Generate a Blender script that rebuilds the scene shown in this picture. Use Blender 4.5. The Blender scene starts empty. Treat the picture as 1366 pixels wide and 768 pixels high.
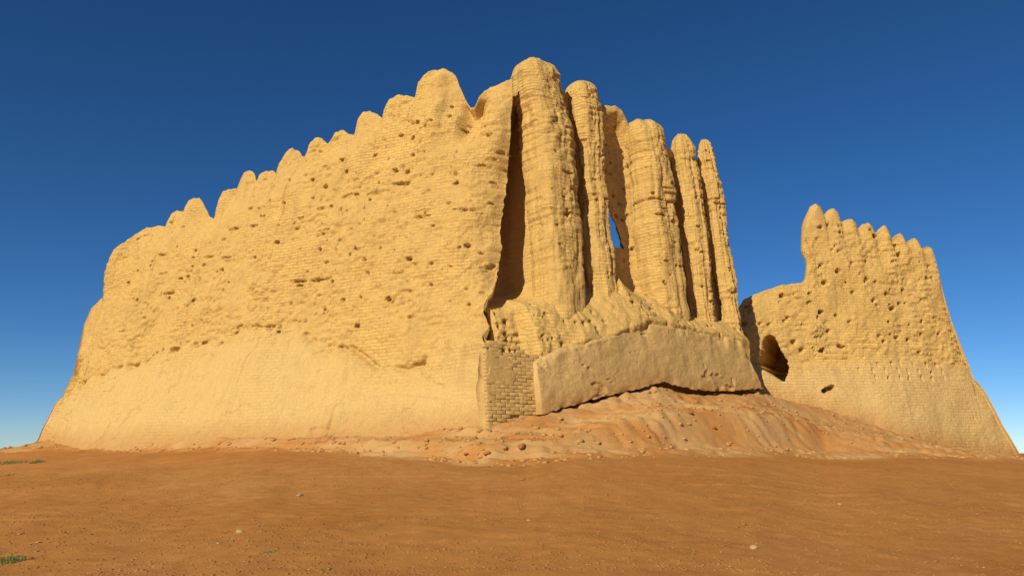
import bpy, math, random
import numpy as np
R = math.radians
SC = bpy.context.scene
COL = SC.collection
rng = np.random.default_rng(7)
random.seed(7)

# ------------------------------------------------------------------ camera
PITCH = R(12.4); F = 1000.0; EYE = 1.6
cp, sp = math.cos(PITCH), math.sin(PITCH)
cam = bpy.data.cameras.new("camera"); camo = bpy.data.objects.new("camera", cam); COL.objects.link(camo)
cam.sensor_width = 36; cam.lens = 36 * F / 1366
cam.clip_start = 0.1; cam.clip_end = 6000
camo.location = (0, 0, EYE); camo.rotation_euler = (R(90) + PITCH, 0, 0)
SC.camera = camo

# ------------------------------------------------------------------ light
SUN_LEFT = 31      # degrees left of straight behind the camera
SUN_EL = 30
sx, sy = -math.sin(R(SUN_LEFT)), -math.cos(R(SUN_LEFT))     # towards the sun
w = bpy.data.worlds.new("World"); SC.world = w; w.use_nodes = True
nt = w.node_tree; nt.nodes.clear()
sky = nt.nodes.new("ShaderNodeTexSky"); sky.sky_type = 'NISHITA'; sky.sun_disc = False
sky.sun_elevation = R(SUN_EL); sky.sun_rotation = math.atan2(sx, sy)
sky.altitude = 3200; sky.air_density = 1.0; sky.dust_density = 0.25; sky.ozone_density = 5.0
bg = nt.nodes.new("ShaderNodeBackground"); bg.inputs[1].default_value = 0.085
wo = nt.nodes.new("ShaderNodeOutputWorld")
gm = nt.nodes.new("ShaderNodeGamma"); gm.inputs[1].default_value = 1.08
nt.links.new(sky.outputs[0], gm.inputs[0])
hs = nt.nodes.new("ShaderNodeHueSaturation"); hs.inputs["Saturation"].default_value = 1.15; hs.inputs["Value"].default_value = .88
nt.links.new(gm.outputs[0], hs.inputs["Color"]); nt.links.new(hs.outputs[0], bg.inputs[0]); nt.links.new(bg.outputs[0], wo.inputs[0])
sl = bpy.data.lights.new("sun", 'SUN'); sl.energy = 4.95; sl.angle = R(0.5); sl.color = (1.0, 0.885, 0.70)
so = bpy.data.objects.new("sun", sl); COL.objects.link(so)
el = R(SUN_EL)
from mathutils import Vector
so.rotation_euler = Vector((sx * math.cos(el), sy * math.cos(el), math.sin(el))).to_track_quat('Z', 'Y').to_euler()
SC.view_settings.view_transform = 'Standard'; SC.view_settings.look = 'None'
SC.view_settings.exposure = 0.0; SC.view_settings.gamma = 1.0
SC.cycles.max_bounces = 5

# ------------------------------------------------------------------ noise
_P = rng.permutation(256); _P = np.concatenate([_P, _P, _P])
_V = rng.random(256)
def vnoise(x, y, z=None):
    """smooth value noise, -1..1"""
    z = np.zeros_like(x) if z is None else z
    xi = np.floor(x).astype(int); yi = np.floor(y).astype(int); zi = np.floor(z).astype(int)
    xf = x - xi; yf = y - yi; zf = z - zi
    u = xf*xf*xf*(xf*(xf*6-15)+10); v = yf*yf*yf*(yf*(yf*6-15)+10); w_ = zf*zf*zf*(zf*(zf*6-15)+10)
    def h(a, b, c): return _V[_P[_P[_P[a & 255] + (b & 255)] + (c & 255)]]
    r = 0
    for dz in (0, 1):
        wz = w_ if dz else 1 - w_
        a = h(xi, yi, zi+dz)*(1-u) + h(xi+1, yi, zi+dz)*u
        b = h(xi, yi+1, zi+dz)*(1-u) + h(xi+1, yi+1, zi+dz)*u
        r = r + wz*(a*(1-v) + b*v)
    return r*2 - 1
def fbm(x, y, oct=4, seed=0.0, gain=.5):
    s = 0; a = 1.0; t = 0
    for k in range(oct):
        s = s + a*vnoise(x + seed*13.7 + k*5.3, y + seed*7.1 - k*3.1, np.full_like(x, seed*1.37 + k*.71)); t += a
        a *= gain; x = x*2.03; y = y*2.03
    return s / t
def cells(x, y, seed=0):
    """cellular noise: (distance to nearest, distance to second, id)"""
    xi = np.floor(x).astype(int); yi = np.floor(y).astype(int)
    d1 = np.full(x.shape, 9.0); d2 = d1.copy(); idn = np.zeros(x.shape)
    for dx in (-1, 0, 1):
        for dy in (-1, 0, 1):
            a = xi+dx; b = yi+dy
            h1 = _V[_P[_P[(a+seed) & 255] + (b & 255)]]; h2 = _V[_P[_P[(a+seed+71) & 255] + ((b+37) & 255)]]
            d = np.hypot(a + h1 - x, b + h2 - y)
            new = d < d1
            d2 = np.where(new, d1, np.minimum(d2, d)); idn = np.where(new, h1*7.3 % 1, idn); d1 = np.where(new, d, d1)
    return d1, d2, idn
def sm(a, b, x):
    t = np.clip((x - a)/(b - a), 0, 1); return t*t*(3-2*t)
def hash2(a, b):
    a = a.astype(int); b = b.astype(int)
    return _V[_P[_P[a & 255] + (b & 255)]]

# ------------------------------------------------------------------ geometry of the view (to survey positions from the photograph)
def ray(px, py):
    a = (px-683)/F; b = (384-py)/F
    return np.array([a, cp - b*sp, sp + b*cp])
def P(px, py, Y):
    d = ray(px, py); k = Y/d[1]
    return np.array([d[0]*k, Y, EYE + d[2]*k])
class Wall:
    """vertical plane through A (x, y) heading B; n points to the viewer's side"""
    def __init__(s, A, B):
        s.A = np.array(A, float); e = np.array(B, float) - s.A; s.L = np.hypot(*e); s.e = e/s.L
        s.n = np.array([s.e[1], -s.e[0]])
    def uz(s, px, py, off=0.0):
        d = ray(px, py); O = s.A + s.n*off
        k = (O @ s.n)/(d[:2] @ s.n); q = d[:2]*k
        return (q - s.A) @ s.e, EYE + d[2]*k
    def path(s, pts, off=0.0):
        a = np.array([s.uz(x, y, off) for x, y in pts]); return a[:, 0], a[:, 1]
    def world(s, u, off, z):
        return np.stack([s.A[0] + s.e[0]*u + s.n[0]*off, s.A[1] + s.e[1]*u + s.n[1]*off, z], -1)

# ------------------------------------------------------------------ mesh + object helpers
def mesh(name, V, Q, attrs=None, smooth=True, T=None):
    me = bpy.data.meshes.new(name)
    V = np.asarray(V, np.float32).reshape(-1, 3); Q = np.asarray(Q, np.int32).reshape(-1, 4)
    nT = 0 if T is None else len(T)
    loops = Q.ravel(); tot = np.full(len(Q), 4, np.int32)
    if nT:
        T = np.asarray(T, np.int32).reshape(-1, 3); loops = np.concatenate([loops, T.ravel()]); tot = np.concatenate([tot, np.full(nT, 3, np.int32)])
    me.vertices.add(len(V)); me.vertices.foreach_set("co", V.ravel())
    me.loops.add(len(loops)); me.loops.foreach_set("vertex_index", loops)
    me.polygons.add(len(tot)); st = np.concatenate([[0], np.cumsum(tot)[:-1]]).astype(np.int32)
    me.polygons.foreach_set("loop_start", st); me.polygons.foreach_set("loop_total", tot)
    me.update(calc_edges=True); me.validate()
    if smooth: me.polygons.foreach_set("use_smooth", np.ones(len(me.polygons), bool))
    for k, v in (attrs or {}).items():
        v = np.asarray(v, np.float32)
        if v.ndim == 1:
            me.attributes.new(k, 'FLOAT', 'POINT').data.foreach_set("value", v)
        else:
            me.attributes.new(k, 'FLOAT_VECTOR', 'POINT').data.foreach_set("vector", v.ravel())
    return me
def obj(name, me, mat=None, parent=None, **kw):
    o = bpy.data.objects.new(name, me); COL.objects.link(o)
    if mat is not None: me.materials.append(mat)
    if parent is not None: o.parent = parent
    for k, v in kw.items(): o[k] = v
    return o
def empty(name, loc, **kw):
    o = bpy.data.objects.new(name, None); COL.objects.link(o); o.location = loc
    for k, v in kw.items(): o[k] = v
    return o
def part(name, me, mat, parent, **kw):
    """link a mesh given in world coordinates under an Empty"""
    o = obj(name, me, mat, parent, **kw)
    l = parent.location; co = np.empty(len(me.vertices)*3, np.float32); me.vertices.foreach_get("co", co)
    co = co.reshape(-1, 3) - np.array(l, np.float32); me.vertices.foreach_set("co", co.ravel()); me.update()
    return o
def gridq(nu, nv, off=0, flip=False, keep=None):
    i, j = np.meshgrid(np.arange(nu-1), np.arange(nv-1), indexing='ij')
    a = i*nv + j; q = np.stack([a, a+nv, a+nv+1, a+1], -1)
    if flip: q = q[..., ::-1]
    q = q.reshape(-1, 4)
    if keep is not None: q = q[keep.ravel()]
    return q + off

# ------------------------------------------------------------------ materials
def N(nt, t, **kw):
    n = nt.nodes.new(t)
    for k, v in kw.items(): setattr(n, k, v)
    return n
def mud(name, c_lo, c_hi, c_alt, courses=.0, bump=.5, grain=1.0, streak=0.0, cr=(.14, .42)):
    m = bpy.data.materials.new(name); m.use_nodes = True; nt = m.node_tree; L = nt.links.new
    b = nt.nodes["Principled BSDF"]; b.inputs["Roughness"].default_value = 1.0
    b.inputs["Specular IOR Level"].default_value = 0.05
    geo = N(nt, "ShaderNodeNewGeometry")
    at = N(nt, "ShaderNodeAttribute", attribute_name="tone")
    uv = N(nt, "ShaderNodeAttribute", attribute_name="wall_uv")
    def noise(scale, det=6, rough=.6, vec=None):
        n = N(nt, "ShaderNodeTexNoise"); n.inputs["Scale"].default_value = scale; n.inputs["Detail"].default_value = det
        n.inputs["Roughness"].default_value = rough; L(vec or geo.outputs["Position"], n.inputs["Vector"]); return n
    n1 = noise(.35, 5, .55); n2 = noise(3.0, 8, .65); n3 = noise(26*grain, 6, .7)
    ad = N(nt, "ShaderNodeMath", operation='MULTIPLY_ADD'); ad.inputs[1].default_value = .5
    L(n2.outputs["Fac"], ad.inputs[0])
    ml = N(nt, "ShaderNodeMath", operation='MULTIPLY'); ml.inputs[1].default_value = .5; L(n1.outputs["Fac"], ml.inputs[0])
    L(ml.outputs[0], ad.inputs[2])
    mr = N(nt, "ShaderNodeMapRange"); mr.inputs[1].default_value = .36; mr.inputs[2].default_value = .64; L(ad.outputs[0], mr.inputs[0])
    mix = N(nt, "ShaderNodeMix", data_type='RGBA'); mix.inputs[6].default_value = (*c_lo, 1); mix.inputs[7].default_value = (*c_hi, 1)
    L(mr.outputs[0], mix.inputs[0])
    mix2 = N(nt, "ShaderNodeMix", data_type='RGBA'); mix2.inputs[7].default_value = (*c_alt, 1)
    L(mix.outputs[2], mix2.inputs[6]); 
    am = N(nt, "ShaderNodeMath", operation='MULTIPLY_ADD', use_clamp=True); am.inputs[1].default_value = 1.0
    sub = N(nt, "ShaderNodeMapRange"); sub.inputs[3].default_value = -.25; sub.inputs[4].default_value = .25; L(n2.outputs["Fac"], sub.inputs[0])
    gate = N(nt, "ShaderNodeMath", operation='MULTIPLY'); L(at.outputs["Fac"], gate.inputs[0]); L(sub.outputs[0], gate.inputs[1])
    L(at.outputs["Fac"], am.inputs[0]); L(gate.outputs[0], am.inputs[2])
    L(am.outputs[0], mix2.inputs[0])
    # rain streaks and dirt splashed up at the foot
    last = mix2.outputs[2]
    if streak:
        vm = N(nt, "ShaderNodeVectorMath", operation='MULTIPLY'); vm.inputs[1].default_value = (1.0, 1.0, .10); L(geo.outputs["Position"], vm.inputs[0])
        ns = noise(2.6, 6, .65, vm.outputs[0]); ms = N(nt, "ShaderNodeMapRange"); ms.inputs[1].default_value = .52; ms.inputs[2].default_value = .72; ms.inputs[4].default_value = streak
        L(ns.outputs["Fac"], ms.inputs[0]); m3 = N(nt, "ShaderNodeMix", data_type='RGBA'); m3.inputs[7].default_value = (c_lo[0]*.66, c_lo[1]*.60, c_lo[2]*.62, 1)
        L(ms.outputs[0], m3.inputs[0]); L(last, m3.inputs[6]); last = m3.outputs[2]
        af = N(nt, "ShaderNodeAttribute", attribute_name="foot"); sf = N(nt, "ShaderNodeMath", operation='MULTIPLY_ADD'); sf.inputs[1].default_value = -1.1
        L(n2.outputs["Fac"], sf.inputs[0]); L(af.outputs["Fac"], sf.inputs[2])
        mf = N(nt, "ShaderNodeMapRange"); mf.inputs[1].default_value = -.55; mf.inputs[2].default_value = .35; mf.inputs[3].default_value = .75; mf.inputs[4].default_value = 0; L(sf.outputs[0], mf.inputs[0])
        m4 = N(nt, "ShaderNodeMix", data_type='RGBA'); m4.inputs[7].default_value = (.46, .235, .075, 1); L(mf.outputs[0], m4.inputs[0]); L(last, m4.inputs[6]); last = m4.outputs[2]
    # fine speckle
    sp_ = N(nt, "ShaderNodeMapRange"); sp_.inputs[1].default_value = .3; sp_.inputs[2].default_value = .7
    sp_.inputs[3].default_value = .74; sp_.inputs[4].default_value = 1.20; L(n3.outputs["Fac"], sp_.inputs[0])
    hsv = N(nt, "ShaderNodeHueSaturation"); L(last, hsv.inputs["Color"]); L(sp_.outputs[0], hsv.inputs["Value"])
    L(hsv.outputs[0], b.inputs["Base Color"])
    # relief
    bp = N(nt, "ShaderNodeBump"); bp.inputs["Strength"].default_value = bump; bp.inputs["Distance"].default_value = .06
    n4 = noise(9*grain, 9, .72)
    h = n4.outputs["Fac"]
    if courses > 0:
        br = N(nt, "ShaderNodeTexBrick"); br.inputs["Scale"].default_value = 1.0
        br.inputs["Brick Width"].default_value = cr[1]; br.inputs["Row Height"].default_value = cr[0]
        br.inputs["Mortar Size"].default_value = .018; br.inputs["Mortar Smooth"].default_value = .6
        br.inputs["Color1"].default_value = (.75, .75, .75, 1); br.inputs["Color2"].default_value = (1, 1, 1, 1); br.inputs["Mortar"].default_value = (0, 0, 0, 1)
        wn = noise(1.6, 4, .6)
        vs = N(nt, "ShaderNodeVectorMath", operation='SCALE'); vs.inputs["Scale"].default_value = .14; L(wn.outputs["Color"], vs.inputs[0])
        va = N(nt, "ShaderNodeVectorMath", operation='ADD'); L(uv.outputs["Vector"], va.inputs[0]); L(vs.outputs[0], va.inputs[1])
        L(va.outputs[0], br.inputs["Vector"])
        cm = N(nt, "ShaderNodeMath", operation='MULTIPLY_ADD'); L(br.outputs["Color"], cm.inputs[0])
        cw = N(nt, "ShaderNodeMapRange"); cw.inputs[1].default_value = .42; cw.inputs[2].default_value = .62; cw.inputs[3].default_value = .1*courses; cw.inputs[4].default_value = courses
        L(n1.outputs["Fac"], cw.inputs[0]); tw = N(nt, "ShaderNodeMapRange"); tw.inputs[3].default_value = 1; tw.inputs[4].default_value = .22; L(at.outputs["Fac"], tw.inputs[0])
        tm = N(nt, "ShaderNodeMath", operation='MULTIPLY'); L(cw.outputs[0], tm.inputs[0]); L(tw.outputs[0], tm.inputs[1]); L(tm.outputs[0], cm.inputs[1]); L(h, cm.inputs[2]); h = cm.outputs[0]
    L(h, bp.inputs["Height"]); L(bp.outputs[0], b.inputs["Normal"])
    return m
M_WALL = mud("mudbrick", (.53, .345, .115), (.69, .445, .135), (.60, .42, .16), courses=.85, bump=.8, streak=.30)
M_PLAST = mud("mud_plaster", (.50, .325, .115), (.62, .42, .165), (.60, .42, .18), courses=0, bump=.7, grain=1.3, streak=.60)
M_BRICK = mud("restored_brick", (.50, .32, .11), (.58, .385, .14), (.55, .38, .15), courses=0, bump=.5, grain=1.5)
M_FAR = mud("far_mudbrick", (.53, .345, .115), (.69, .445, .135), (.60, .42, .18), courses=.8, bump=.9, grain=.8, streak=.30)
M_GROUND = mud("dirt", (.41, .172, .040), (.53, .240, .066), (.55, .325, .125), courses=0, bump=.5, grain=2.4)
M_STONE = mud("stone", (.42, .27, .12), (.56, .40, .21), (.6, .4, .2), bump=.4, grain=2)
M_CLOD = mud("clod", (.28, .12, .03), (.42, .21, .07), (.6, .4, .2), bump=.4, grain=2)
def plain(name, c, c2=None):
    m = bpy.data.materials.new(name); m.use_nodes = True; nt = m.node_tree; b = nt.nodes["Principled BSDF"]
    b.inputs["Roughness"].default_value = .85
    n = N(nt, "ShaderNodeTexNoise"); n.inputs["Scale"].default_value = 14
    mx = N(nt, "ShaderNodeMix", data_type='RGBA'); mx.inputs[6].default_value = (*c, 1); mx.inputs[7].default_value = (*(c2 or [q*.6 for q in c]), 1)
    nt.links.new(n.outputs["Fac"], mx.inputs[0]); nt.links.new(mx.outputs[2], b.inputs["Base Color"]); return m
M_RUB = mud("rubble_clay", (.42, .22, .07), (.56, .32, .11), (.6, .4, .2), bump=.4, grain=2)
M_GRASS = plain("dry_grass", (.19, .20, .035), (.30, .26, .07))

# ------------------------------------------------------------------ terrain
def pw(pts): 
    a = np.array(pts, float); return a[:, 0], a[:, 1]
BASE_PY = pw([(-400,600),(0,600),(30,596),(55,590),(150,584),(300,577),(450,571),(560,573),(650,573),(720,556),(800,533),(880,514),(910,523),(960,526),(1016,522),(1100,545),(1200,576),(1290,600),(1362,611),(1800,604)])
BASE_Y = pw([(-400,40),(0,40),(55,38.5),(300,32),(500,28),(650,25.2),(720,25.9),(880,29.2),(1016,32.7),(1100,35.4),(1200,36.3),(1362,37.6),(1800,42)])
FOOT_PY = pw([(-400,604),(0,604),(60,602),(200,604),(350,601),(460,606),(560,614),(640,622),(700,623),(780,613),(900,609),(1000,606),(1100,612),(1200,611),(1366,615),(1800,606)])
FOOT_D = pw([(-400,3),(0,4),(200,4),(400,3.6),(560,4),(650,4.2),(720,5),(900,6.5),(1016,7.5),(1200,9),(1366,9),(1800,6)])
LEDGE_PY = pw([(-400,602),(0,602),(55,596),(150,593),(300,586),(450,588),(560,590),(650,590),(720,588),(800,568),(880,548),(1000,547),(1100,568),(1200,590),(1362,612),(1800,605)])
def pxz(py, Y):
    b = (384-py)/F
    return EYE + (sp + b*cp)/(cp - b*sp)*Y
def terrain_z(x, y, detail=True):
    px = 683 + F*x/np.maximum(y, .5)/cp
    px = np.clip(px, -400, 1800)
    yb = np.interp(px, *BASE_Y); yf = yb - np.interp(px, *FOOT_D); ym = yf + (yb-yf)*.45
    zb = pxz(np.interp(px, *BASE_PY), yb); zf = pxz(np.interp(px, *FOOT_PY), yf); zm = pxz(np.interp(px, *LEDGE_PY), ym)
    wob = fbm(x*.15, y*.3, 2, 3.1)*.25
    z = np.where(y < yf, zf*sm(6, yf, y)*.35 + zf*.65*np.clip((y-6)/(yf-6), 0, 1), 0)
    t1 = np.clip((y+wob*.6-yf)/(ym-yf), 0, 1); t2 = np.clip((y+wob*.25-ym)/(yb-ym), 0, 1)
    steep1 = .35*t1 + .65*sm(.55, 1, t1); steep2 = .6*t2 + .4*sm(.62, .98, t2)
    z = np.where(y >= yf, zf + (zm-zf)*steep1 + (zb-zm)*steep2, z)
    far = sm(yb+10, yb+26, y); side = np.clip((np.abs(x)-34)/14, 0, 1)
    z = z*(1-far) + far*.9
    z = z*(1-side) + side*np.minimum(z, 1.1)
    if detail:
        near = np.exp(-np.maximum(y-40, 0)/20)
        for (c0, m_, x0, x1) in ((14.6, .10, 2.5, 30), (15.9, .10, 2.5, 30), (12.6, -.16, -30, -3), (18.2, -.05, -6, 14)):
            q = y - (c0 + m_*x + .35*vnoise(x*.35, x*0+c0))
            z = z + near*(-.022*np.exp(-(q/.11)**2) + .010*np.exp(-((q-.26)/.10)**2))*np.clip(vnoise(x*.8, x*0+m_)+.7, 0, 1)*sm(x0, x0+2, x)*(1-sm(x1-2, x1, x))
        rough = sm(yf-.6, yf+1.0, y)*(1-sm(yb+3, yb+6, y))
        led = np.exp(-((t1-.85)/.3)**2)*rough*(t1 < 1) + np.exp(-((t2-.82)/.25)**2)*rough*(t2 > 0)
        c1, c2, ci = cells(x*1.9 + wob, y*3.2, 11)
        z = z + near*(fbm(x*.22, y*.22, 3, 1.2)*.10 + fbm(x*1.3, y*1.3, 3, 9.2)*.030 + fbm(x*5, y*5, 3, 4.2)*.020)
        k = z/.20 + fbm(x*.16, y*.3, 2, 77)*.7 + fbm(x*2, y*2, 2, 78)*.30; fr = k-np.floor(k)
        z = z + .20*(sm(.30, .62, fr)-fr)*.75*rough*np.clip(.7+fbm(x*.3, y*.8, 2, 79)*1.4, 0, 1)
        z = z + rough*(fbm(x*2.4, y*2.4, 4, 2.2)*.06 + fbm(x*.7, y*1.2, 3, 2.7)*.05) + led*((.45-c1)*.16 + (ci-.5)*.10)*np.clip(.5+fbm(x*.6, y*.6, 2, 8.8)*1.6, 0, 1.4)
    return z
def axis(lo, hi, fine, far0, far1, g=1.22):
    a = list(np.arange(lo, hi, fine)); s = fine
    while a[-1] < far1: s *= g; a.append(a[-1]+s)
    s = fine
    while a[0] > far0: s *= g; a.insert(0, a[0]-s)
    return np.array(a)
xs = axis(-24, 22, .085, -3000, 3000)
ys = np.concatenate([axis(9, 17, .05, -3000, 9)[:-1], np.arange(17, 33, .075), axis(33, 44, .2, 33, 4000)])
ys = np.unique(np.round(ys, 4))
X, Y = np.meshgrid(xs, ys, indexing='ij')
Z = terrain_z(X, Y)
px = np.clip(683 + F*X/np.maximum(Y, .5)/cp, -400, 1800); yb = np.interp(px, *BASE_Y); yf = yb - np.interp(px, *FOOT_D)
tone = sm(yf-.9, yf+2.4, Y + fbm(X*.9, Y*.9, 5, 6.6)*2.6)*(1-sm(yb+14, yb+30, Y))*.85*np.clip(.7+fbm(X*.45, Y*1.6, 3, 2.9)*1.3, .05, 1.2)
# pale wind-blown sand lying in two hollows at the foot of the mound, seen as bright patches
for (ax, ay, bx, by) in ((462, 600, 566, 574), (1095, 611, 1190, 597)):
    for s_ in (0,):
        c = (px-(ax+bx)/2)/((bx-ax)/2+10); d = (Y-(yf+.9))/1.3
        tone = np.maximum(tone, np.exp(-(c**2*1.2 + d**2))*1.15)
tone = np.clip(tone + np.clip(fbm(X*.6, Y*.9, 4, 12.0)-.2, 0, 1)*.5*sm(9, 14, Y)*(1-sm(60, 90, Y)), 0, 1)
ground = obj("ground", mesh("ground", np.stack([X, Y, Z], -1), gridq(len(xs), len(ys)), {"tone": tone.ravel()}), M_GROUND, kind='structure',
             label='bare brown dirt ground rising into the fortress mound')

# ------------------------------------------------------------------ eroded mud-brick relief
def pits(u, z, lst, f):
    for (a, b, ra, rb, dep) in lst:
        m = (np.abs(u-a) < ra*2.2) & (np.abs(z-b) < rb*2.2)
        if not m.any(): continue
        uu = u[m]; zz = z[m]
        q = ((uu-a)/ra)**2 + ((zz-b)/rb)**2 + vnoise(uu*9+a, zz*9+b)*.45
        f[m] -= dep*(1-sm(.45, 1.25, q))
    return f
def bricks_rel(u, z, h=.14, wd=.42, seed=0):
    """each brick of the face weathered back by its own amount"""
    zz = z + vnoise(u*.8, z*.8)*.05
    k = np.floor(zz/h); uu = u + (k % 2)*wd*.5 + hash2(k+seed, k*0+3)*.2
    b = np.floor(uu/wd); r = hash2(b+seed*3, k+seed)
    fz = zz/h-k; edge = np.minimum(np.minimum(fz, 1-fz)*h, np.minimum(uu/wd-b, 1-(uu/wd-b))*wd)
    return (r-.5), sm(0, .03, edge)
def erode(u, z, seed, rough, amp=1.0):
    """rough: 0 smooth plaster .. 1 broken"""
    big = fbm(u*.33, z*.26, 3, seed)*.30
    mid = fbm(u*1.3, z*1.1, 4, seed+1)*.13
    fine = fbm(u*5.5, z*5.5, 3, seed+2)*.035
    r, e = bricks_rel(u, z, seed=int(seed*10))
    patch = np.clip(.5 + fbm(u*.7, z*.9, 3, seed+3)*1.8, 0, 1)
    br = (r*.085 - (1-e)*.030)*patch
    c1, c2, ci = cells(u*3.1 + fbm(u, z, 2, seed)*1.0, z*4.2, int(seed*7)+5)
    cl = ((.5-c1)*.16 + (ci-.5)*.12)
    lump = np.clip(fbm(u*.9, z*1.1, 3, seed+5)*2.2+.2, 0, 1)
    return amp*(big*(.4+.6*rough) + mid*(.25+.75*rough) + fine*(.35+.65*rough) + br*np.clip(rough*1.3, 0, 1) + cl*np.clip(rough-.35, 0, 1)*1.3*lump)
def wall(name, W, us, ztop, zbase, fo, mat, parent, rows=200, thick=1.2, rnd=1.0, hole=None, tone_f=None, ush=None, tb=.12, bback=.06, bskew=0.0, bx=None, gam=1.0, bk=6, **kw):
    """closed eroded wall: front relief fo(u, z, s), domed top, back, both ends"""
    nu = len(us); v = np.linspace(0, 1, rows)**gam
    U = np.repeat(us[:, None], rows, 1); Zt = np.repeat(ztop[:, None], rows, 1)
    Zz = zbase[:, None] + (ztop-zbase)[:, None]*v[None]
    S = Zt - Zz
    kk = np.exp(-((us[:, None]-us[None])/2.4)**2); global SB; SB = np.repeat(((kk@ztop)/kk.sum(1))[:, None], rows, 1) - Zz; SB = np.maximum(SB, 0)
    dome = np.sqrt(np.clip(1-(1-np.clip(S/rnd, 0, 1))**2, 0, 1))
    global ENV; ENV = np.array([ztop[np.abs(us-a) < .9].min() for a in us]); ENV = np.array([ENV[np.abs(us-a) < .6].mean() for a in us])[:, None] - Zz
    Fo = fo(U, Zz, S, dome)
    Us = U + (ush(U, Zz) if ush else 0)
    front = W.world(Us, Fo, Zz)
    Bk = dome*tb + (thick + fbm(U*.6, Zz*.6, 3, 17)*.25)*sm(-.1, 1.6, ENV) + bback*SB*sm(0, 3, ENV)
    if bx: Bk = Bk + bx(U, Zz)
    Bk = np.maximum(Bk, dome*max(tb, .1) - Fo)
    sel = np.arange(rows) if hole is not None else np.unique(np.concatenate([np.arange(0, rows-12, bk), np.arange(rows-12, rows)]))
    back = W.world((Us+Bk*(bskew(U) if callable(bskew) else bskew))[:, sel], -Bk[:, sel], Zz[:, sel]); nb = len(sel)
    keep = None
    if hole is not None:
        uc = (U[:-1, :-1]+U[1:, 1:])/2; zc = (Zz[:-1, :-1]+Zz[1:, 1:])/2; keep = ~hole(uc, zc)
    q = [gridq(nu, rows, 0, False, keep), gridq(nu, nb, nu*rows, True, keep)]
    o = nu*rows
    # ends
    for i, fl in ((0, 0), (nu-1, 1)):
        f = i*rows + sel; b = o + i*nb + np.arange(nb)
        e = np.stack([f[:-1], f[1:], b[1:], b[:-1]], -1); q.append(e[:, ::-1] if fl else e)
    # top seam
    f = np.arange(nu)*rows + rows-1; b = o + np.arange(nu)*nb + nb-1
    q.append(np.stack([f[:-1], f[1:], b[1:], b[:-1]], -1))
    if hole is not None:
        rm = ~keep
        ii, jj = np.nonzero(rm)
        for (i, j) in zip(ii, jj):
            for (di, dj, c) in ((1, 0, ((1,0),(1,1))), (-1, 0, ((0,1),(0,0))), (0, 1, ((1,1),(0,1))), (0, -1, ((0,0),(1,0)))):
                a, b2 = i+di, j+dj
                if 0 <= a < rm.shape[0] and 0 <= b2 < rm.shape[1] and not rm[a, b2]:
                    p0 = (i+c[0][0])*rows + j+c[0][1]; p1 = (i+c[1][0])*rows + j+c[1][1]
                    q.append(np.array([[p0, p1, p1+o, p0+o]]))
    V = np.concatenate([front.reshape(-1, 3), back.reshape(-1, 3)])
    uvz = np.concatenate([np.stack([U, Zz, 0*U], -1).reshape(-1, 3), np.stack([U[:, sel], Zz[:, sel], 0*U[:, sel]], -1).reshape(-1, 3)])
    tn = tone_f(U, Zz) if tone_f else np.zeros_like(U)
    tn = np.concatenate([tn.ravel(), tn[:, sel].ravel()])
    foot = V[:, 2] - terrain_z(V[:, 0], V[:, 1], False)
    me = mesh(name, V, np.concatenate(q), {"tone": tn, "wall_uv": uvz, "foot": foot})
    return part(name, me, mat, parent, **kw)
def arc_us(u, z, step):
    """sample along a skyline so that steep stretches get columns too"""
    d = np.hypot(np.diff(u), np.diff(z)*.45); s = np.concatenate([[0], np.cumsum(d)])
    t = np.arange(0, s[-1], step); return np.interp(t, s, u)
def skyline(u, z, us, jit=.05, seed=0, rad=.0):
    jit = jit*1.5
    zz = np.interp(us, u, z)
    if rad:
        a = np.stack([np.interp(us+k*rad, u, z) for k in (-1, -.5, 0, .5, 1)]); zz = (a*np.array([.12, .23, .3, .23, .12])[:, None]).sum(0)
    return zz + fbm(us*3, us*0, 3, seed)*jit

fort = empty("mudbrick_fortress", (0, 30, 2.0), category="fortress ruin",
             label="ruined mudbrick fortress corner with tall fluted pilasters above a plastered footing")

# ---- long wall on the left
WL = Wall((-22.5, 39.0), (0.9, 27.9))
SKY_L = [(40,596),(55,588),(75,545),(98,498),(104,470),(112,432),(122,410),(138,396),(142,370),(145,346),(152,333),(163,324),(170,320),(182,312),(190,306),(202,303),(212,301),(221,302),
 (225,296),(229,284),(238,281),(246,281),(250,270),(258,264),(266,265),(273,273),(280,290),(288,291),(291,268),(297,256),(305,252),(316,252),(320,240),(325,230),(333,227),(340,232),(343,243),(346,232),(355,227),(366,230),(371,233),
 (375,214),(382,202),(391,198),(400,202),(404,209),(409,206),(413,190),(421,183),(430,184),(437,192),(441,186),(448,177),(458,175),(468,180),(473,182),(477,160),(484,151),(492,149),(503,152),(511,158),(515,142),(520,131),(532,127),(545,129),(554,131),
 (557,110),(565,99),(576,93),(590,91),(602,95),(609,103),(614,118),(621,134),(628,144),(633,144),(638,131),(646,121),(655,115),(668,111),(677,107),(684,105)]
uL, zL = WL.path(SKY_L)
PEAK = [(157,.10),(172,.10),(200,.1),(236,.14),(261,.3),(303,.18),(333,.26),(357,.2),(390,.28),(425,.26),(457,.2),(492,.32),(533,.34),(588,.75),(660,.45)]
pk = [(WL.uz(a, 200)[0], b) for a, b in PEAK]
CREV = WL.path([(40,520),(110,500),(150,480),(200,470),(240,460),(275,452),(318,430),(370,432),(420,452),(480,480),(540,486),(600,470),(650,452),(700,440)], 2.0)
LEDG = WL.path([(380,552),(437,540),(480,530),(520,524),(580,530),(650,538)], 2.6)
plL = []
def uzL(px, py, off=1.4): return WL.uz(px, py, off)
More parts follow.
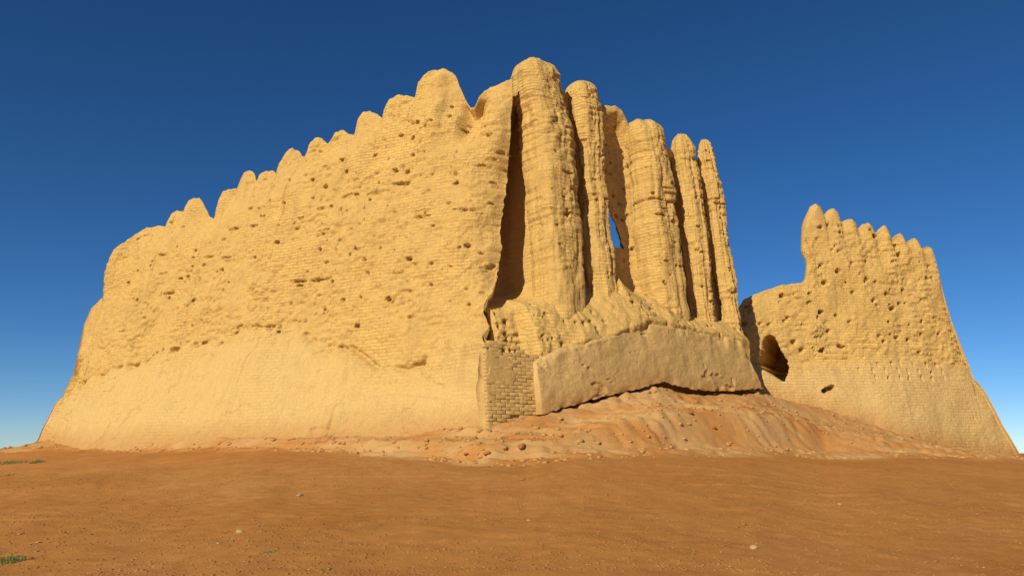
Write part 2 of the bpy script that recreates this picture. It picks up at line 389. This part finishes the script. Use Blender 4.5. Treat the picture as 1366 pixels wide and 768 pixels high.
for (a, b) in [(206,470),(214,466),(232,463),(263,462),(269,458),(310,437),(318,437),(370,436),(371,442),(228,368),(238,366),(243,352),(260,350),(286,357),(150,372),(183,350),
    (247,330),(333,283),(345,262),(300,300),(318,272),(400,232),(421,243),(448,222),(441,205),(430,270),(424,262),(456,278),(470,245),(493,225),(518,222),(523,172),(540,177),(551,183),(540,200),
    (583,126),(584,143),(600,160),(566,155),(545,155),(500,178),(487,200),(508,205),(497,240),(520,223),(533,224),(470,330),(463,338),(440,375),(505,330),(560,255),(600,240),(575,300),(620,325),(610,328),(545,345),(420,330),
    (385,300),(360,320),(330,340),(290,385),(250,400),(520,400),(575,380),(480,396),(455,400),(170,398),(215,395),(475,435),(430,412),(640,170),(655,190),(672,215),(650,232)]:
    q = uzL(a, b); plL.append((q[0], q[1], random.uniform(.05, .15), random.uniform(.04, .09), random.uniform(.25, .5)))
for _ in range(260):
    a = random.uniform(145, 690); b = random.uniform(150, 440); q = uzL(a, b)
    if q[1] > np.interp(q[0], uL, zL)-.3: continue
    s = random.random()**2
    plL.append((q[0], q[1], .03+.07*s*random.uniform(.5, 2.6), .025+.035*s, random.uniform(.12, .3)))
for row, n in ((0, 14), (1, 10), (2, 9)):                      # broken courses: short horizontal slots
    for _ in range(n):
        a = random.uniform(200, 660); b = (232+ (560-a)*.28, 300+(480-a)*.2, 372+(400-a)*.08)[row] + random.uniform(-7, 7); q = uzL(a, b)
        plL.append((q[0], q[1], random.uniform(.18, .42), random.uniform(.03, .055), random.uniform(.15, .3)))
def fL(u, z, s, dome):
    zc = np.interp(u, *CREV) + fbm(u*.9, u*0, 4, 8)*.55
    below = np.clip(zc - z, 0, 9)
    endt = .1+.9*sm(0, 8.0, u-uL[0])
    f = dome*.16*endt + .30*endt*sm(-.1, 1.5, ENV) + .10*SB*endt*sm(-.5, 1.5, ENV)
    f += sm(0, .6, below)*.12 + below*.30*endt
    z385 = uzL(690, 392)[1]
    f -= .35*sm(uL[-1]-.6, uL[-1]+.05, u)**2*sm(z385-.6, z385+1.2, z)*sm(0.3, 1.5, s)
    rough = np.clip(1 - sm(-.2, 1.1, below)*.80, 0, 1)*np.clip(.65+fbm(u*.2, z*.3, 2, 44)*.6 + sm(3.2, 1.0, z-zc)*.35, .3, 1.05)
    lob = 0
    for a, b in pk:
        lob = lob + b*.6*np.exp(-((u-a)/.42)**2)*np.exp(-np.maximum(s-.3, 0)/(1.2+2*b))*sm(.05, .7, s)
    f += (lob - .12*np.exp(-s/2.5))*dome
    # deep broken flute beside the highest dome of this wall
    a, b = uzL(624, 165, .6); f -= .6*sm(0, .5, s)*np.exp(-((u-a-.0-.03*(b-z))/.48)**4)*sm(b-1.2, b-.1, z)*(1-sm(b+.9, b+1.6, z))
    # the corner's broken hollow between long wall and first pilaster
    a, b = uzL(672, 300, .8); f -= .55*np.exp(-((u-a)/.9)**2)*sm(b-3.4, b-1.5, z)*(1-sm(b+2.0, b+4.2, z))
    # crevice under the overhanging upper face
    g = zc + .02 - z
    f -= .26*np.exp(-((g-.12)/.10)**2)*np.clip(.15+fbm(u*1.4, z*2, 3, 4.4)*3.2, 0, 1)
    zl = np.interp(u, *LEDG); f += .14*sm(-.03, .06, zl-z)*sm(LEDG[0][0]-.5, LEDG[0][0]+1.5, u)
    ptop = uzL(650, 452, 2.5)[1]; wgt = sm(uL[-1]-2.2, uL[-1]-.1, u)*sm(ptop+.7, ptop-.2, z)
    f += (3.02 - .10*(z-2.4) - f)*wgt
    rough2 = np.clip(rough + .55*sm(.2, 1.3, zl-z)*sm(LEDG[0][0]+1, LEDG[0][0]+3, u), 0, 1)
    f -= .05*sm(.30, .38, fbm(u*.8, z*1.1, 4, 66))*sm(0, .8, below)
    for cu, k_ in ((6.2, .4), (13.4, -.3), (18.8, .3)): f -= .10*np.exp(-((u-cu+k_*z*.12+.35*vnoise(z*1.3, z*0+cu))/.04)**2)*np.clip(vnoise(z*.4, z*0+cu*2)+.3, 0, 1)
    f += erode(u, z, 1.3, rough2)*np.clip(s/.35, .15, 1)
    return pits(u, z, plL, f)
usL = arc_us(uL, zL, .044)
ztL = skyline(uL, zL, usL, .06, 3, .05)
zbL = np.full_like(usL, .6)
wall("long_wall", WL, usL, ztL, np.minimum(zbL, ztL-.3), fL, M_WALL, fort, rows=330, thick=1.9, rnd=.45, bskew=lambda u: -.75*sm(uL[-1]-3.0, uL[-1], u), ush=lambda u, z: sm(uL[-1]-2.0, uL[-1], u)*(.42*sm(uzL(650, 440, 2.5)[1], uzL(650, 470, 2.5)[1], z) + (fbm(z*1.1, z*0+3, 4, 91)*.24-.32)*sm(uzL(650, 470, 2.5)[1], uzL(650, 400, 2.5)[1], z)*sm(uzL(690, 165, .5)[1], uzL(690, 235, .5)[1], z)),
     tone_f=lambda u, z: np.clip(sm(-.9, 1.4, np.interp(u, *CREV)-z+fbm(u*.9, z*.9, 3, 61)*.8)*.8, 0, 1), bk=8,
     label="long eroded wall with a jagged skyline running left from the corner")

# ---- fluted face on the right of the corner
WR = Wall((0.35, 29.2), (10.9, 35.2))
BAT = .105
SKY_R = [(640,190),(672,150),(690,120),(735,112),(746,112),(752,122),(780,136),(792,140),(800,141),(812,140),(822,141),(829,147),(834,158),(840,172),(872,180),(880,196),(885,200),(905,200),(912,204),(920,206),(934,215),(944,232)]
uR, zR = WR.path(SKY_R)
GB = WR.path([(660,400),(700,398),(725,392),(790,395),(815,372),(842,398),(862,410),(905,431),(950,440),(985,446),(1010,452)], .8)      # where the flutes run out
PT = WR.path([(640,470),(722,480),(759,458),(800,449),(830,438),(856,429),(900,436),(940,443),(986,452),(1020,462)], 2.2)   # top edge of the plaster footing
WP = Wall(P(721, 556, 26.15)[:2], P(1016, 521, 32.8)[:2])
_us = np.linspace(-3, 12, 60); _w = WP.world(_us, 0, _us*0)[:, :2] - WR.A
WB = Wall(P(650, 571, 25.05)[:2], P(719.5, 556, 26.15)[:2]); _u2 = np.linspace(-1.5, 4, 60); _w2 = WB.world(_u2, 0, _u2*0)[:, :2] - WR.A
_a, _b = _w @ WR.e, _w @ WR.n; _c, _d = _w2 @ WR.e, _w2 @ WR.n
OFP = (_a, np.minimum(_b, np.where(_a < 1.0, np.interp(_a, _c, _d)-.12, 99))-.35); PTR = WR.path([(560,476),(640,474),(722,480),(759,458),(800,449),(830,438),(856,429),(900,436),(940,443),(986,452),(1020,462)], 1.9)
plR = []
for _ in range(120):
    a = random.uniform(660, 960); b = random.uniform(385, 470); q = WR.uz(a, b, 1.4); s = random.random()**2
    plR.append((q[0], q[1], .03+.08*s, .03+.08*s, random.uniform(.12, .3)))
for _ in range(70):
    a = random.uniform(742, 850); b = random.uniform(140, 390); q = WR.uz(a, b, 0); plR.append((q[0], q[1], random.uniform(.05, .12), random.uniform(.04, .09), .25))
def fR(u, z, s, dome):
    zg = np.interp(u, *GB) + fbm(u*1.1, u*0, 3, 21)*.25
    zp = np.interp(u, *PTR); d = np.clip(zg - z, 0, 9)
    f = dome*.10 - .35*sm(0, 1.2, s) + BAT*SB*.95*sm(-.5, 1, s) - .35*np.exp(-((u-uGAP)/.8)**4)*sm(.2, 1.6, s)
    t = np.clip((zg+.5-z)/np.maximum(zg+.5-zp, .8), 0, 1)
    goal = np.interp(u, *OFP) + .18 - 1.1*sm(-.8, -1.0, u) + .10*sm(-.9, -.6, u) - .12*np.clip(zp-z, 0, 3)
    f = f + (goal-f)*(t**.62)
    f -= 2.0*sm(.7, -.1, u)*sm(.35, 0, t)*sm(0, 1.2, s)
    rough = np.clip(.72 + sm(-1, .5, zg-z)*.1, 0, 1.1)
    f += erode(u, z, 5.3, rough)*np.clip(s/.35, .15, 1)*.9*(1-.75*sm(-.2, .4, zp-z))
    cs, _, _ = cells(u*2.6 + fbm(u, z, 2, 3)*.8, z*2.0, 9)
    f += (.45-cs)*.09*sm(-.2, .8, zg-z)*(z > zp-.4)
    return pits(u, z, plR, f)
uGAP = WR.uz(815, 260, -.3)[0]
h0 = [WR.uz(x, y, 0) for x, y in ((797,246),(807,248),(814,275),(821,305),(827,332),(817,336),(797,315))]
hz = np.array([p[1] for p in h0]); 
def holeR(u, z):
    zt, zb_ = h0[1][1], h0[4][1]; t = (zt-z)/(zt-zb_)
    ur = np.interp(z, [h0[4][1], h0[3][1], h0[2][1], h0[1][1]], [h0[4][0]+.14, h0[3][0]+.12, h0[2][0], h0[1][0]]) + vnoise(z*5, z*0)*.05
    return (z < zt) & (z > zb_) & (u < ur) & (u > ur-.95)
usR = np.arange(uR[0], uR[-1], .05); ztR = skyline(uR, zR, usR, .07, 5, .05)
wall("fluted_wall", WR, usR, ztR, np.full_like(usR, 1.2), fR, M_WALL, fort, rows=270, thick=.9, rnd=.5, hole=holeR, bback=-.085, bskew=.75,
     label="recessed wall face behind the pilasters, broken through at one flute")

def pilaster(W, pxl, pxr, pyt, pys, zb_, push, seed, flat=0.0, sag=.6, lab=None, rr=None, squash=1.0, par=None, mat=None, nphi=96, nz=300, bat=None, sharp=.8, slots=(), lean=0.0):
    """one fluted half-round shaft with a domed, weathered head"""
    zb_ = float(np.interp(W.uz((pxl+pxr)/2, pys, 0)[0], *GB)) - 1.5
    par = par or fort; mat = mat or M_WALL; bat = BAT if bat is None else bat
    u0, z0 = W.uz((pxl+pxr)/2, pys, 0)
    uA = W.uz(pxl, pys, 0)[0]; uB = W.uz(pxr, pys, 0)[0]
    dist = (W.A + W.e*u0)[1]*cp + (z0-EYE)*sp
    Rr = (pxr-pxl)/F*dist/2 if rr is None else rr
    _, zt = W.uz((pxl+pxr)/2, pyt, 0)
    ph = np.linspace(R(-118), R(118), nphi); zv = np.linspace(0, 1, nz)**.85
    PH, VZ = np.meshgrid(ph, zv, indexing='ij'); Zz = zb_ + (zt-zb_)*VZ; s = zt - Zz
    hd = Rr*sag*1.6
    dome = np.clip(1-(1-np.clip(s/hd, 0, 1))**2, 0, 1)**(.5*sharp*1.25)
    Zz = Zz + np.clip(1-s/1.2, 0, 1)*fbm(np.sin(PH)*1.6+seed, np.cos(PH)*1.6, 3, seed)*.30*dome
    sq = (np.abs(np.sin(PH))**3.2 + np.abs(np.cos(PH))**3.2)**(-1/3.2)
    rad = Rr*dome*sq*(.93 + .10*fbm(Zz*.7, Zz*0+seed, 3, seed+1)) 
    rad = rad + (fbm(PH*3.2, Zz*.28, 3, seed+4)*.09 - .20*np.clip(fbm(PH*1.3, Zz*.55, 3, seed+6)-.28, 0, 1) - .35*np.clip(fbm(PH*1.6, Zz*1.1, 4, seed+7)-.42, 0, .25))*dome
    u_s = u0 + np.sin(PH)*Rr; n_e = erode(u_s*1.0+seed*3, Zz, seed, .85)
    rad = rad + (n_e*.75 + fbm(PH*1.2, Zz*.5, 3, seed+9)*.10)*np.clip(dome, .0, 1)
    pl = []
    for _ in range(13):
        pl.append((random.uniform(u0-Rr*.8, u0+Rr*.6), random.uniform(z0-6.5, zt-.4), random.uniform(.03, .13), random.uniform(.03, .06), random.uniform(.10, .25)))
    for (px_, py_, w_, h_) in slots:
        q = W.uz(px_, py_, .6); pl.append((u0 + (px_-(pxl+pxr)/2)/((pxr-pxl)/2)*Rr*.9, q[1], w_, h_, .22))
    rad = pits(np.sin(PH)*Rr + u0, Zz, pl, rad)
    rad = np.maximum(rad, 0.001)
    U = u0 + np.sin(PH)*rad + fbm(Zz*.45, Zz*0, 2, seed+3)*.10 + lean*sm(.8, 4.0, s); O = push + np.cos(PH)*rad*squash + bat*s*.98
    V = W.world(U, O, Zz)
    me = mesh("pilaster", V, gridq(nphi, nz), {"tone": np.zeros(V.shape[0]*V.shape[1]), "foot": np.full(V.shape[0]*V.shape[1], 9.0), "wall_uv": np.stack([PH*Rr, Zz, 0*PH], -1).reshape(-1, 3)})
    kw = {"label": lab} if lab else {}
    return part("pilaster", me, mat, par, **kw)
pilaster(WR, 679, 746, 83, 150, 2.0, .0, 2.2, lean=.42, lab="broadest pilaster at the corner, rising highest", sag=.55, slots=[(718,235,.3,.05),(728,150,.12,.1),(735,128,.1,.1),(730,175,.2,.05),(716,290,.14,.08),(735,262,.1,.1)])
pilaster(WR, 757, 797, 110, 200, 2.0, .0, 3.2, lab="second pilaster, beside the open gap", sag=.95)
pilaster(WR, 834, 885, 163, 220, 2.0, .05, 4.2, lab="pilaster with broken courses right of the open gap", sag=.8, slots=[(846,268,.5,.05),(872,262,.4,.05),(880,275,.35,.05),(850,290,.3,.05),(866,254,.3,.04),(858,282,.25,.04),(872,300,.14,.1)])
pilaster(WR, 894, 923, 181, 230, 2.0, .05, 5.2, sag=1.1, lab="narrow pilaster, second from the right end")
pilaster(WR, 929, 953, 188, 240, 2.0, .05, 6.2, sag=1.3, slots=[(932,262,.4,.04),(940,270,.3,.04),(944,228,.1,.08)], lab="last narrow pilaster at the right end")

# ---- plaster footing (a smooth repaired skin standing in front of the eroded base)
up, zp_top = WP.path([(716,482),(722,478),(740,468),(759,459),(800,448),(830,438),(852,430),(858,428),(900,435),(940,442),(980,450),(987,452),(1000,484),(1012,512),(1018,519)])
ub, zp_bot = WP.path([(714,556),(720,553),(760,541),(800,530),(840,521),(880,510),(892,515),(920,521),(960,523),(1018,519)])
usP = np.arange(up[0], up[-1], .05)
ztP = np.interp(usP, up, zp_top) + fbm(usP*1.5, usP*0, 4, 31)*.14
zbP = np.minimum(np.interp(usP, ub, zp_bot) + np.abs(fbm(usP*3, usP*0, 3, 33))*.10, ztP-.06)
def fP(u, z, s, dome):
    d = z - np.interp(u, ub, zp_bot)
    return dome*.28 - .12*d + fbm(u*.5, z*.6, 3, 51)*.10 + fbm(u*3, z*3, 4, 52)*.03 - .22*np.exp(-s/.25)*np.clip(fbm(u*2.2, z*1.5, 3, 57)*2, 0, 1) - .10*np.exp(-d/.12)*np.clip(fbm(u*2.5, z*2, 2, 53)*2, 0, 1) + .03*np.clip(fbm(u*1.2, z*1.6, 3, 55)-.3, 0, 1) - .07*sm(.34, .44, fbm(u*1.0, z*1.4, 4, 58))
wall("plaster_footing", WP, usP, ztP, zbP, fP, M_PLAST, fort, rows=90, thick=.9, rnd=.22, bback=.02, tb=.5, label="smooth plastered footing with a dark undercut along its bottom")

# ---- block of restored bricks at the foot of the corner: every brick on its own
core_u = np.linspace(0.05, WB.L-.03, 60)
zb0, zt0 = WB.uz(650, 573)[1], WB.uz(655, 455)[1]
wall("brick_backing", WB, core_u, np.interp(core_u, [0, WB.L], [zt0-.22, WB.uz(718, 490)[1]]), np.full(60, zb0-.3), lambda u, z, s, d: -.07 - .10*(z-zb0) + fbm(u*3, z*3, 2, 3)*.015 + .105*sm(-.05, .30, fbm(u*1.3, z*1.5, 3, 7)) , M_BRICK, fort, rows=100, thick=.5, rnd=.3, bback=0, tb=.5)
def brick_mesh(l, h, d, sd):
    r = np.random.default_rng(sd); g = []
    x = np.array([-.5, -.44, .44, .5])*l; zz = np.array([-.5, -.36, .36, .5])*h
    V = []; 
    for i in range(4):
        for j in range(4):
            e = (i in (0, 3)) or (j in (0, 3)); V.append((x[i]+r.normal()*.005, (.009 if e else 0)+r.normal()*.005, zz[j]+r.normal()*.004))
    q = gridq(4, 4).tolist()
    o = len(V); 
    for (i, j) in ((0,0),(3,0),(3,3),(0,3)): V.append((x[i], d, zz[j]))
    q += [[0*4+0, o, o+1, 3*4+0], [12, o+1, o+2, 15], [15, o+2, o+3, 3], [3, o+3, o, 0]]
    return mesh("brick", V, q, {"tone": np.zeros(len(V)), "wall_uv": np.zeros((len(V), 3))}, smooth=False)
BH, BW = .125, .36
variants = [brick_mesh(BW-.006, BH-.008, .16, k) for k in range(8)]
for m_ in variants: m_.materials.append(M_BRICK)
angB = math.atan2(WB.e[1], WB.e[0]); k = 0; zc = zb0+.02
while zc < zt0 - .03:
    uu = -BW/2 + .03 if k % 2 else .03
    while uu < WB.L-.05:
        half = uu < 0; u0_, wd_ = (.03, BW/2) if half else (uu, BW)      # a half brick starts every other course
        lim = np.interp(u0_, [0, WB.L*.6, WB.L], [zt0, zt0-.05, WB.uz(718, 478)[1]]) - .02
        if zc < lim and random.random() > (.04 if zc < lim-.5 else .22):
            o = bpy.data.objects.new("brick", random.choice(variants)); COL.objects.link(o); o.parent = fort
            p_ = WB.world(np.array(u0_+wd_/2), np.array(.02 - .10*(zc-zb0) + random.uniform(-.014, .012)), np.array(zc+BH/2))
            o.location = Vector(p_) - fort.location; o.rotation_euler = (random.uniform(-.01, .01) - .09, random.uniform(-.006, .006), angB + random.uniform(-.03, .03))
            o.scale = (random.uniform(.93, 1.03)*wd_/BW, 1, random.uniform(.94, 1.05))
        uu = u0_ + wd_
    zc += BH; k += 1

# ------------------------------------------------------------------ the detached wall on the right
ruin = empty("ruined_wall", (16, 39, 2.0), category="ruined wall", label="smaller sunlit mudbrick wall with saw-toothed top and one dark window, right of the fortress")
WF = Wall(P(975, 520, 36.9)[:2], P(1375, 600, 38.6)[:2])
SKY_F = [(978,440),(983,425),(985,410),(992,400),(1002,394),(1018,388),(1032,383),(1052,379),(1068,377),(1073,374),(1075,362),(1076,352),(1073,343),(1069,335),(1067,324),(1066,312),(1068,298),(1073,285),(1080,276),(1088,272),(1095,276),(1098,287),(1104,281),(1111,278),(1117,282),(1121,297),(1128,294),(1135,292),(1140,295),(1144,306),
 (1150,300),(1158,297),(1163,301),(1167,311),(1173,304),(1180,301),(1185,307),(1189,318),(1195,313),(1201,311),(1205,316),(1209,324),(1215,319),(1221,318),(1226,323),(1229,331),(1236,329),(1243,331),(1248,345),(1252,362),(1257,385),(1264,410),(1272,436),(1282,462),(1291,485),(1297,506),(1306,514),(1316,528),(1326,548),(1336,568),(1348,588),(1362,612),(1372,625)]
_m = []
for a, b in SKY_F:                       # the bulge over the step leans out a little; keep the skyline single-valued
    _m.append((max(a, (_m[-1][0]+.25) if _m else a), b))
uF, zF = WF.path(_m)
uST = WF.uz(1073, 330)[0]
pkF = [WF.uz(a, 300)[0] for a in (1086,1111,1135,1158,1180,1201,1221,1240)]
win = [WF.uz(x, y, 1.5) for x, y in ((1037,442),(1024,462),(1014,488),(1053,507),(1053,462))]
CF = WF.path([(980,455),(1010,480),(1060,484),(1120,478),(1165,474),(1230,470),(1290,478)], 1.5)
plF = []
for _ in range(130):
    a = random.uniform(995, 1270); b = random.uniform(285, 470); q = WF.uz(a, b, .9); s = random.random()**2
    if q[1] > np.interp(q[0], uF, zF)-.3: continue
    plF.append((q[0], q[1], .05+.13*s, .045+.08*s, random.uniform(.15, .4)))
for (r_, y0, x0, n) in ((0, 484, 1163, 7), (1, 493, 1155, 8), (2, 502, 1172, 7)):
    for k in range(n):
        q = WF.uz(x0 + k*17.5 + random.uniform(-3, 3), y0+random.uniform(-1.5, 1.5), 1.5); plF.append((q[0], q[1], .035, .15, random.uniform(.2, .5)))
for a, b in ((1112,518),(1117,516),(1108,520)):
    q = WF.uz(a, b, 1.8); plF.append((q[0], q[1], .16, .12, .5))
def insF(u, z):
    uc = np.interp(z, [win[3][1], win[2][1], win[0][1]], [win[0][0]+.35, win[0][0]+.05, win[0][0]+.05])
    hw = np.interp(z, [win[3][1], win[3][1]+.35, win[2][1], win[1][1], win[0][1]-.35, win[0][1]-.1, win[0][1]], [.05, .42, .80, .50, .36, .24, 0])*(1+.12*vnoise(z*6, z*0))
    return sm(hw, hw-.08, np.abs(u-uc))*(z > win[3][1])*(z < win[0][1])
def fF(u, z, s, dome):
    endt = .1+.9*sm(0, 9.0, uF[-1]-u)
    zc = np.interp(u, *CF) + fbm(u*1.2, u*0, 3, 58)*.2; below = np.clip(zc-z, 0, 9)
    f = dome*.28*endt + .085*SB*endt + below*.20*endt
    for a in pkF: f += (.13*np.exp(-((u-a)/.30)**2) - .03)*np.exp(-np.maximum(s-.2, 0)/1.0)*dome
    rough = np.clip(1-sm(0, .6, below)*.75, 0, 1)*.85
    f += erode(u, z, 9.3, rough*1.0, .85)*np.clip(s/.35, .15, 1)
    # slightly stepped bedding line level with the window sill
    zs = WF.uz(1040, 483, 1.5)[1]; f += .12*sm(-.03, .04, zs-z)*np.exp(-((u-win[0][0]-.8)/2.4)**4)
    f = pits(u, z, plF, f)
    f_ = 0
    # window: arched niche cut deep into the wall, with a broken ledge across it
    ins = insF(u, z)
    led = np.exp(-((z-win[2][1]-.12+.06*(u-win[0][0]))/.09)**4)*.85
    return f - ins*(4.0 - led*.6)
usF = arc_us(uF, zF, .06); ztF = skyline(uF, zF, usF, .05, 13, .03)
wall("wall_body", WF, usF, ztF, np.minimum(np.full_like(usF, .2), ztF-.3), fF, M_FAR, ruin, rows=260, thick=1.9, rnd=.25, bk=8, bx=lambda u, z: 3.4*np.exp(-((u-win[0][0]-1.0)/2.2)**4)*sm(win[0][1]+1.6, win[0][1]+.3, z),
     tone_f=lambda u, z: sm(-.3, .9, np.interp(u, *CF)-z)*.6,
     ush=lambda u, z: insF(u, z)*2.6 - .30*np.exp(-((u-uST-.2)/.5)**2)*sm(WF.uz(1073, 354)[1], WF.uz(1073, 332)[1], z)*sm(WF.uz(1073, 276)[1], WF.uz(1073, 305)[1], z))

# ------------------------------------------------------------------ stones, clods, tufts
def rock_mesh(name, sd, sub=2, flat=.6):
    import bmesh
    bm = bmesh.new(); bmesh.ops.create_icosphere(bm, subdivisions=sub, radius=1)
    r = random.Random(sd); o = [r.uniform(0, 99) for _ in range(3)]
    pl = [(Vector((r.gauss(0, 1), r.gauss(0, 1), r.gauss(0, 1))).normalized(), r.uniform(.55, .85)) for _ in range(7)]
    for v in bm.verts:
        c = v.co.copy()
        for nrm, dd in pl:
            t = c.dot(nrm)
            if t > dd: c -= nrm*(t-dd)*.85
        v.co = Vector((c.x, c.y*.8, c.z*flat))
    me = bpy.data.meshes.new(name); bm.to_mesh(me); bm.free(); return me
rocks = [rock_mesh("stone", 40+k) for k in range(5)]
def on_ground(px, py):
    """where the line of sight meets the terrain"""
    d = ray(px, py); t = np.arange(6, 60, .04)
    x = d[0]*t; y = d[1]*t; z = EYE + d[2]*t
    g = terrain_z(x, y); i = int(np.argmax(z < g)); return (float(x[i]), float(y[i]), float(g[i]))
def stone(px, py, wpx, mat, lab, cat="stone", grp=None, nm="stone"):
    x, y, z = on_ground(px, py); s = wpx/F*y/2
    me = random.choice(rocks).copy(); me.materials.clear(); o = obj(nm, me, mat, label=lab, category=cat)
    if grp: o["group"] = grp
    o.location = (x, y, z+s*.15); o.scale = (s, s*.9, s*.8); o.rotation_euler = (random.uniform(-.3, .3), random.uniform(-.3, .3), random.uniform(0, 6))
G = "loose stones and clods on the bare dirt"
for a in [(697,640,9,M_CLOD,"dark earth clod lying alone on open dirt below the corner"),
          (705,695,7,M_STONE,"small pale stone on the dirt, centre foreground"),
          (1120,673,7,M_STONE,"pale round pebble on dirt right of centre"),
          (992,701,12,M_CLOD,"larger dark clod in the right foreground beside two bits"),
          (984,704,7,M_CLOD,"small dark clod touching the larger one in right foreground"),
          (1088,658,6,M_CLOD,"dark clod up the slope in the right foreground"),
          (1005,731,14,M_STONE,"flat pale crumbling lump near the bottom right"),
          (1248,749,11,M_CLOD,"dark clod at the bottom right of the dirt"),
          (86,710,6,M_CLOD,"dark clod among pale pebbles, left foreground"),
          (52,724,8,M_STONE,"pale stone above the grass tuft, left foreground"),
          (26,713,6,M_STONE,"leftmost pale pebble above the grass tuft"),
          (291,726,6,M_STONE,"pale pebble between the tuft and the blue-grey stone"),
          (400,661,9,M_STONE,"pale stone on the dirt below the long wall"),
          (320,710,11,M_STONE,"grey stone on the brown dirt left of centre"),
          (40,746,12,M_CLOD,"dark clod beside the grass tuft at lower left"),
          (695,597,16,M_CLOD,"biggest dark lump standing in for a shaded crevice, bank under the brick corner"),  # dark clod set where a crevice of the bank lies in shade
          (650,606,11,M_CLOD,"dark lump in place of a shaded crevice on the bank, left of the biggest one"),  # dark colour here also stands for crevice shade
          (622,611,9,M_CLOD,"leftmost fallen lump on the bank under the corner"),
          (919,551,13,M_CLOD,"dark lump in the ledge under the plastered footing"),
          (952,573,9,M_CLOD,"small lump on the slope below the dark ledge")]:
    stone(*a[:5], grp=G)
# countless pebbles and crumbs: one mass
def scatter(name, n, gen, mat, lab, smin, smax, sub=1):
    base = [rock_mesh("p", 90+k, sub) for k in range(4)]; Vs = []; Ts = []; o = 0
    arr = []
    for b in base:
        c = np.array([v.co[:] for v in b.vertices]); t = np.array([p.vertices[:] for p in b.polygons]); arr.append((c, t)); bpy.data.meshes.remove(b)
    pos = gen(n); zz = terrain_z(pos[:, 0], pos[:, 1])
    for i, (x, y) in enumerate(pos):
        c, t = arr[i % 4]; s = smin + (smax-smin)*random.random()**5; a = random.uniform(0, 6.28)
        ca, sa = math.cos(a)*s, math.sin(a)*s
        q = np.stack([c[:, 0]*ca-c[:, 1]*sa + x, c[:, 0]*sa+c[:, 1]*ca + y, c[:, 2]*s*.8 + zz[i]-s*.05], -1)
        Vs.append(q); Ts.append(t+o); o += len(c)
    V = np.concatenate(Vs)
    me = mesh(name, V, np.zeros((0, 4)), {"tone": np.zeros(len(V)), "wall_uv": np.zeros((len(V), 3))}, smooth=False, T=np.concatenate(Ts))
    obj(name, me, mat, kind="stuff", label=lab)
def gen_near(n):
    y = 9.3 + 14*rng.random(n)**1.5; x = (rng.random(n)*2-1)*.78*y
    m = fbm(x*.5, y*.5, 3, 71) > -.25 + .5*(rng.random(n)-.5); return np.stack([x, y], -1)[m]
def gen_bank(n):
    t = rng.random(n)*1.5-.75; p_ = np.clip(683+F*t/cp, -100, 1500); yb_ = np.interp(p_, *BASE_Y); fd = np.interp(p_, *FOOT_D)
    y = yb_ - fd*rng.random(n)*1.05 + .3; x = t*y; m = fbm(x*.7, y*.7, 3, 72) > -.1+.4*(rng.random(n)-.5); return np.stack([x, y], -1)[m]
scatter("pebbles", 3800, gen_near, M_STONE, "pale pebbles strewn over the brown dirt", .004, .022)
scatter("dirt_crumbs", 34000, gen_near, M_CLOD, "brown crumbs of earth strewn over the dirt", .006, .040)
scatter("rubble", 6500, gen_bank, M_RUB, "crumbled mudbrick rubble on the bank under the walls", .012, .15)

def tuft(px, py, wpx, n, h, lab):
    x, y, z = on_ground(px, py); rad = wpx/F*y/2; Vs = []; T = []
    for i in range(n):
        a = random.uniform(0, 6.28); r = rad*random.random()**.6; bx, by = math.cos(a)*r, math.sin(a)*r*.8
        zz = float(terrain_z(np.array([x+bx]), np.array([y+by]))[0]) - z
        hh = h*random.uniform(.4, 1.1)*(1-.5*r/rad); l = random.uniform(0, 6.28); k = random.uniform(.2, .9)*hh
        wv = random.uniform(.003, .007); dx, dy = math.cos(l+1.57)*wv, math.sin(l+1.57)*wv; o = len(Vs)
        Vs += [(bx-dx, by-dy, zz-.01), (bx+dx, by+dy, zz-.01), (bx+math.cos(l)*k*.45+dx*.8, by+math.sin(l)*k*.45+dy*.8, zz+hh*.65), (bx+math.cos(l)*k*.45-dx*.8, by+math.sin(l)*k*.45-dy*.8, zz+hh*.65), (bx+math.cos(l)*k, by+math.sin(l)*k, zz+hh)]
        T += [(o, o+1, o+2), (o, o+2, o+3), (o+3, o+2, o+4)]
    ob = obj("grass_tuft", mesh("grass_tuft", Vs, np.zeros((0, 4)), None, False, T), M_GRASS, label=lab, category="grass tuft", group="low green tufts on the dirt")
    ob.location = (x, y, z)
tuft(14, 748, 46, 900, .07, "large low green tuft at the bottom left of the dirt")
tuft(357, 737, 20, 160, .03, "tiny sparse tuft of green on the dirt left of centre")
tuft(14, 618, 44, 520, .16, "green tuft on the bank at the far left edge")
tuft(50, 617, 20, 260, .18, "small green tuft just right of the far left one, below the wall end")
tuft(10, 634, 16, 120, .06, "faint green tuft below the two on the far left bank")
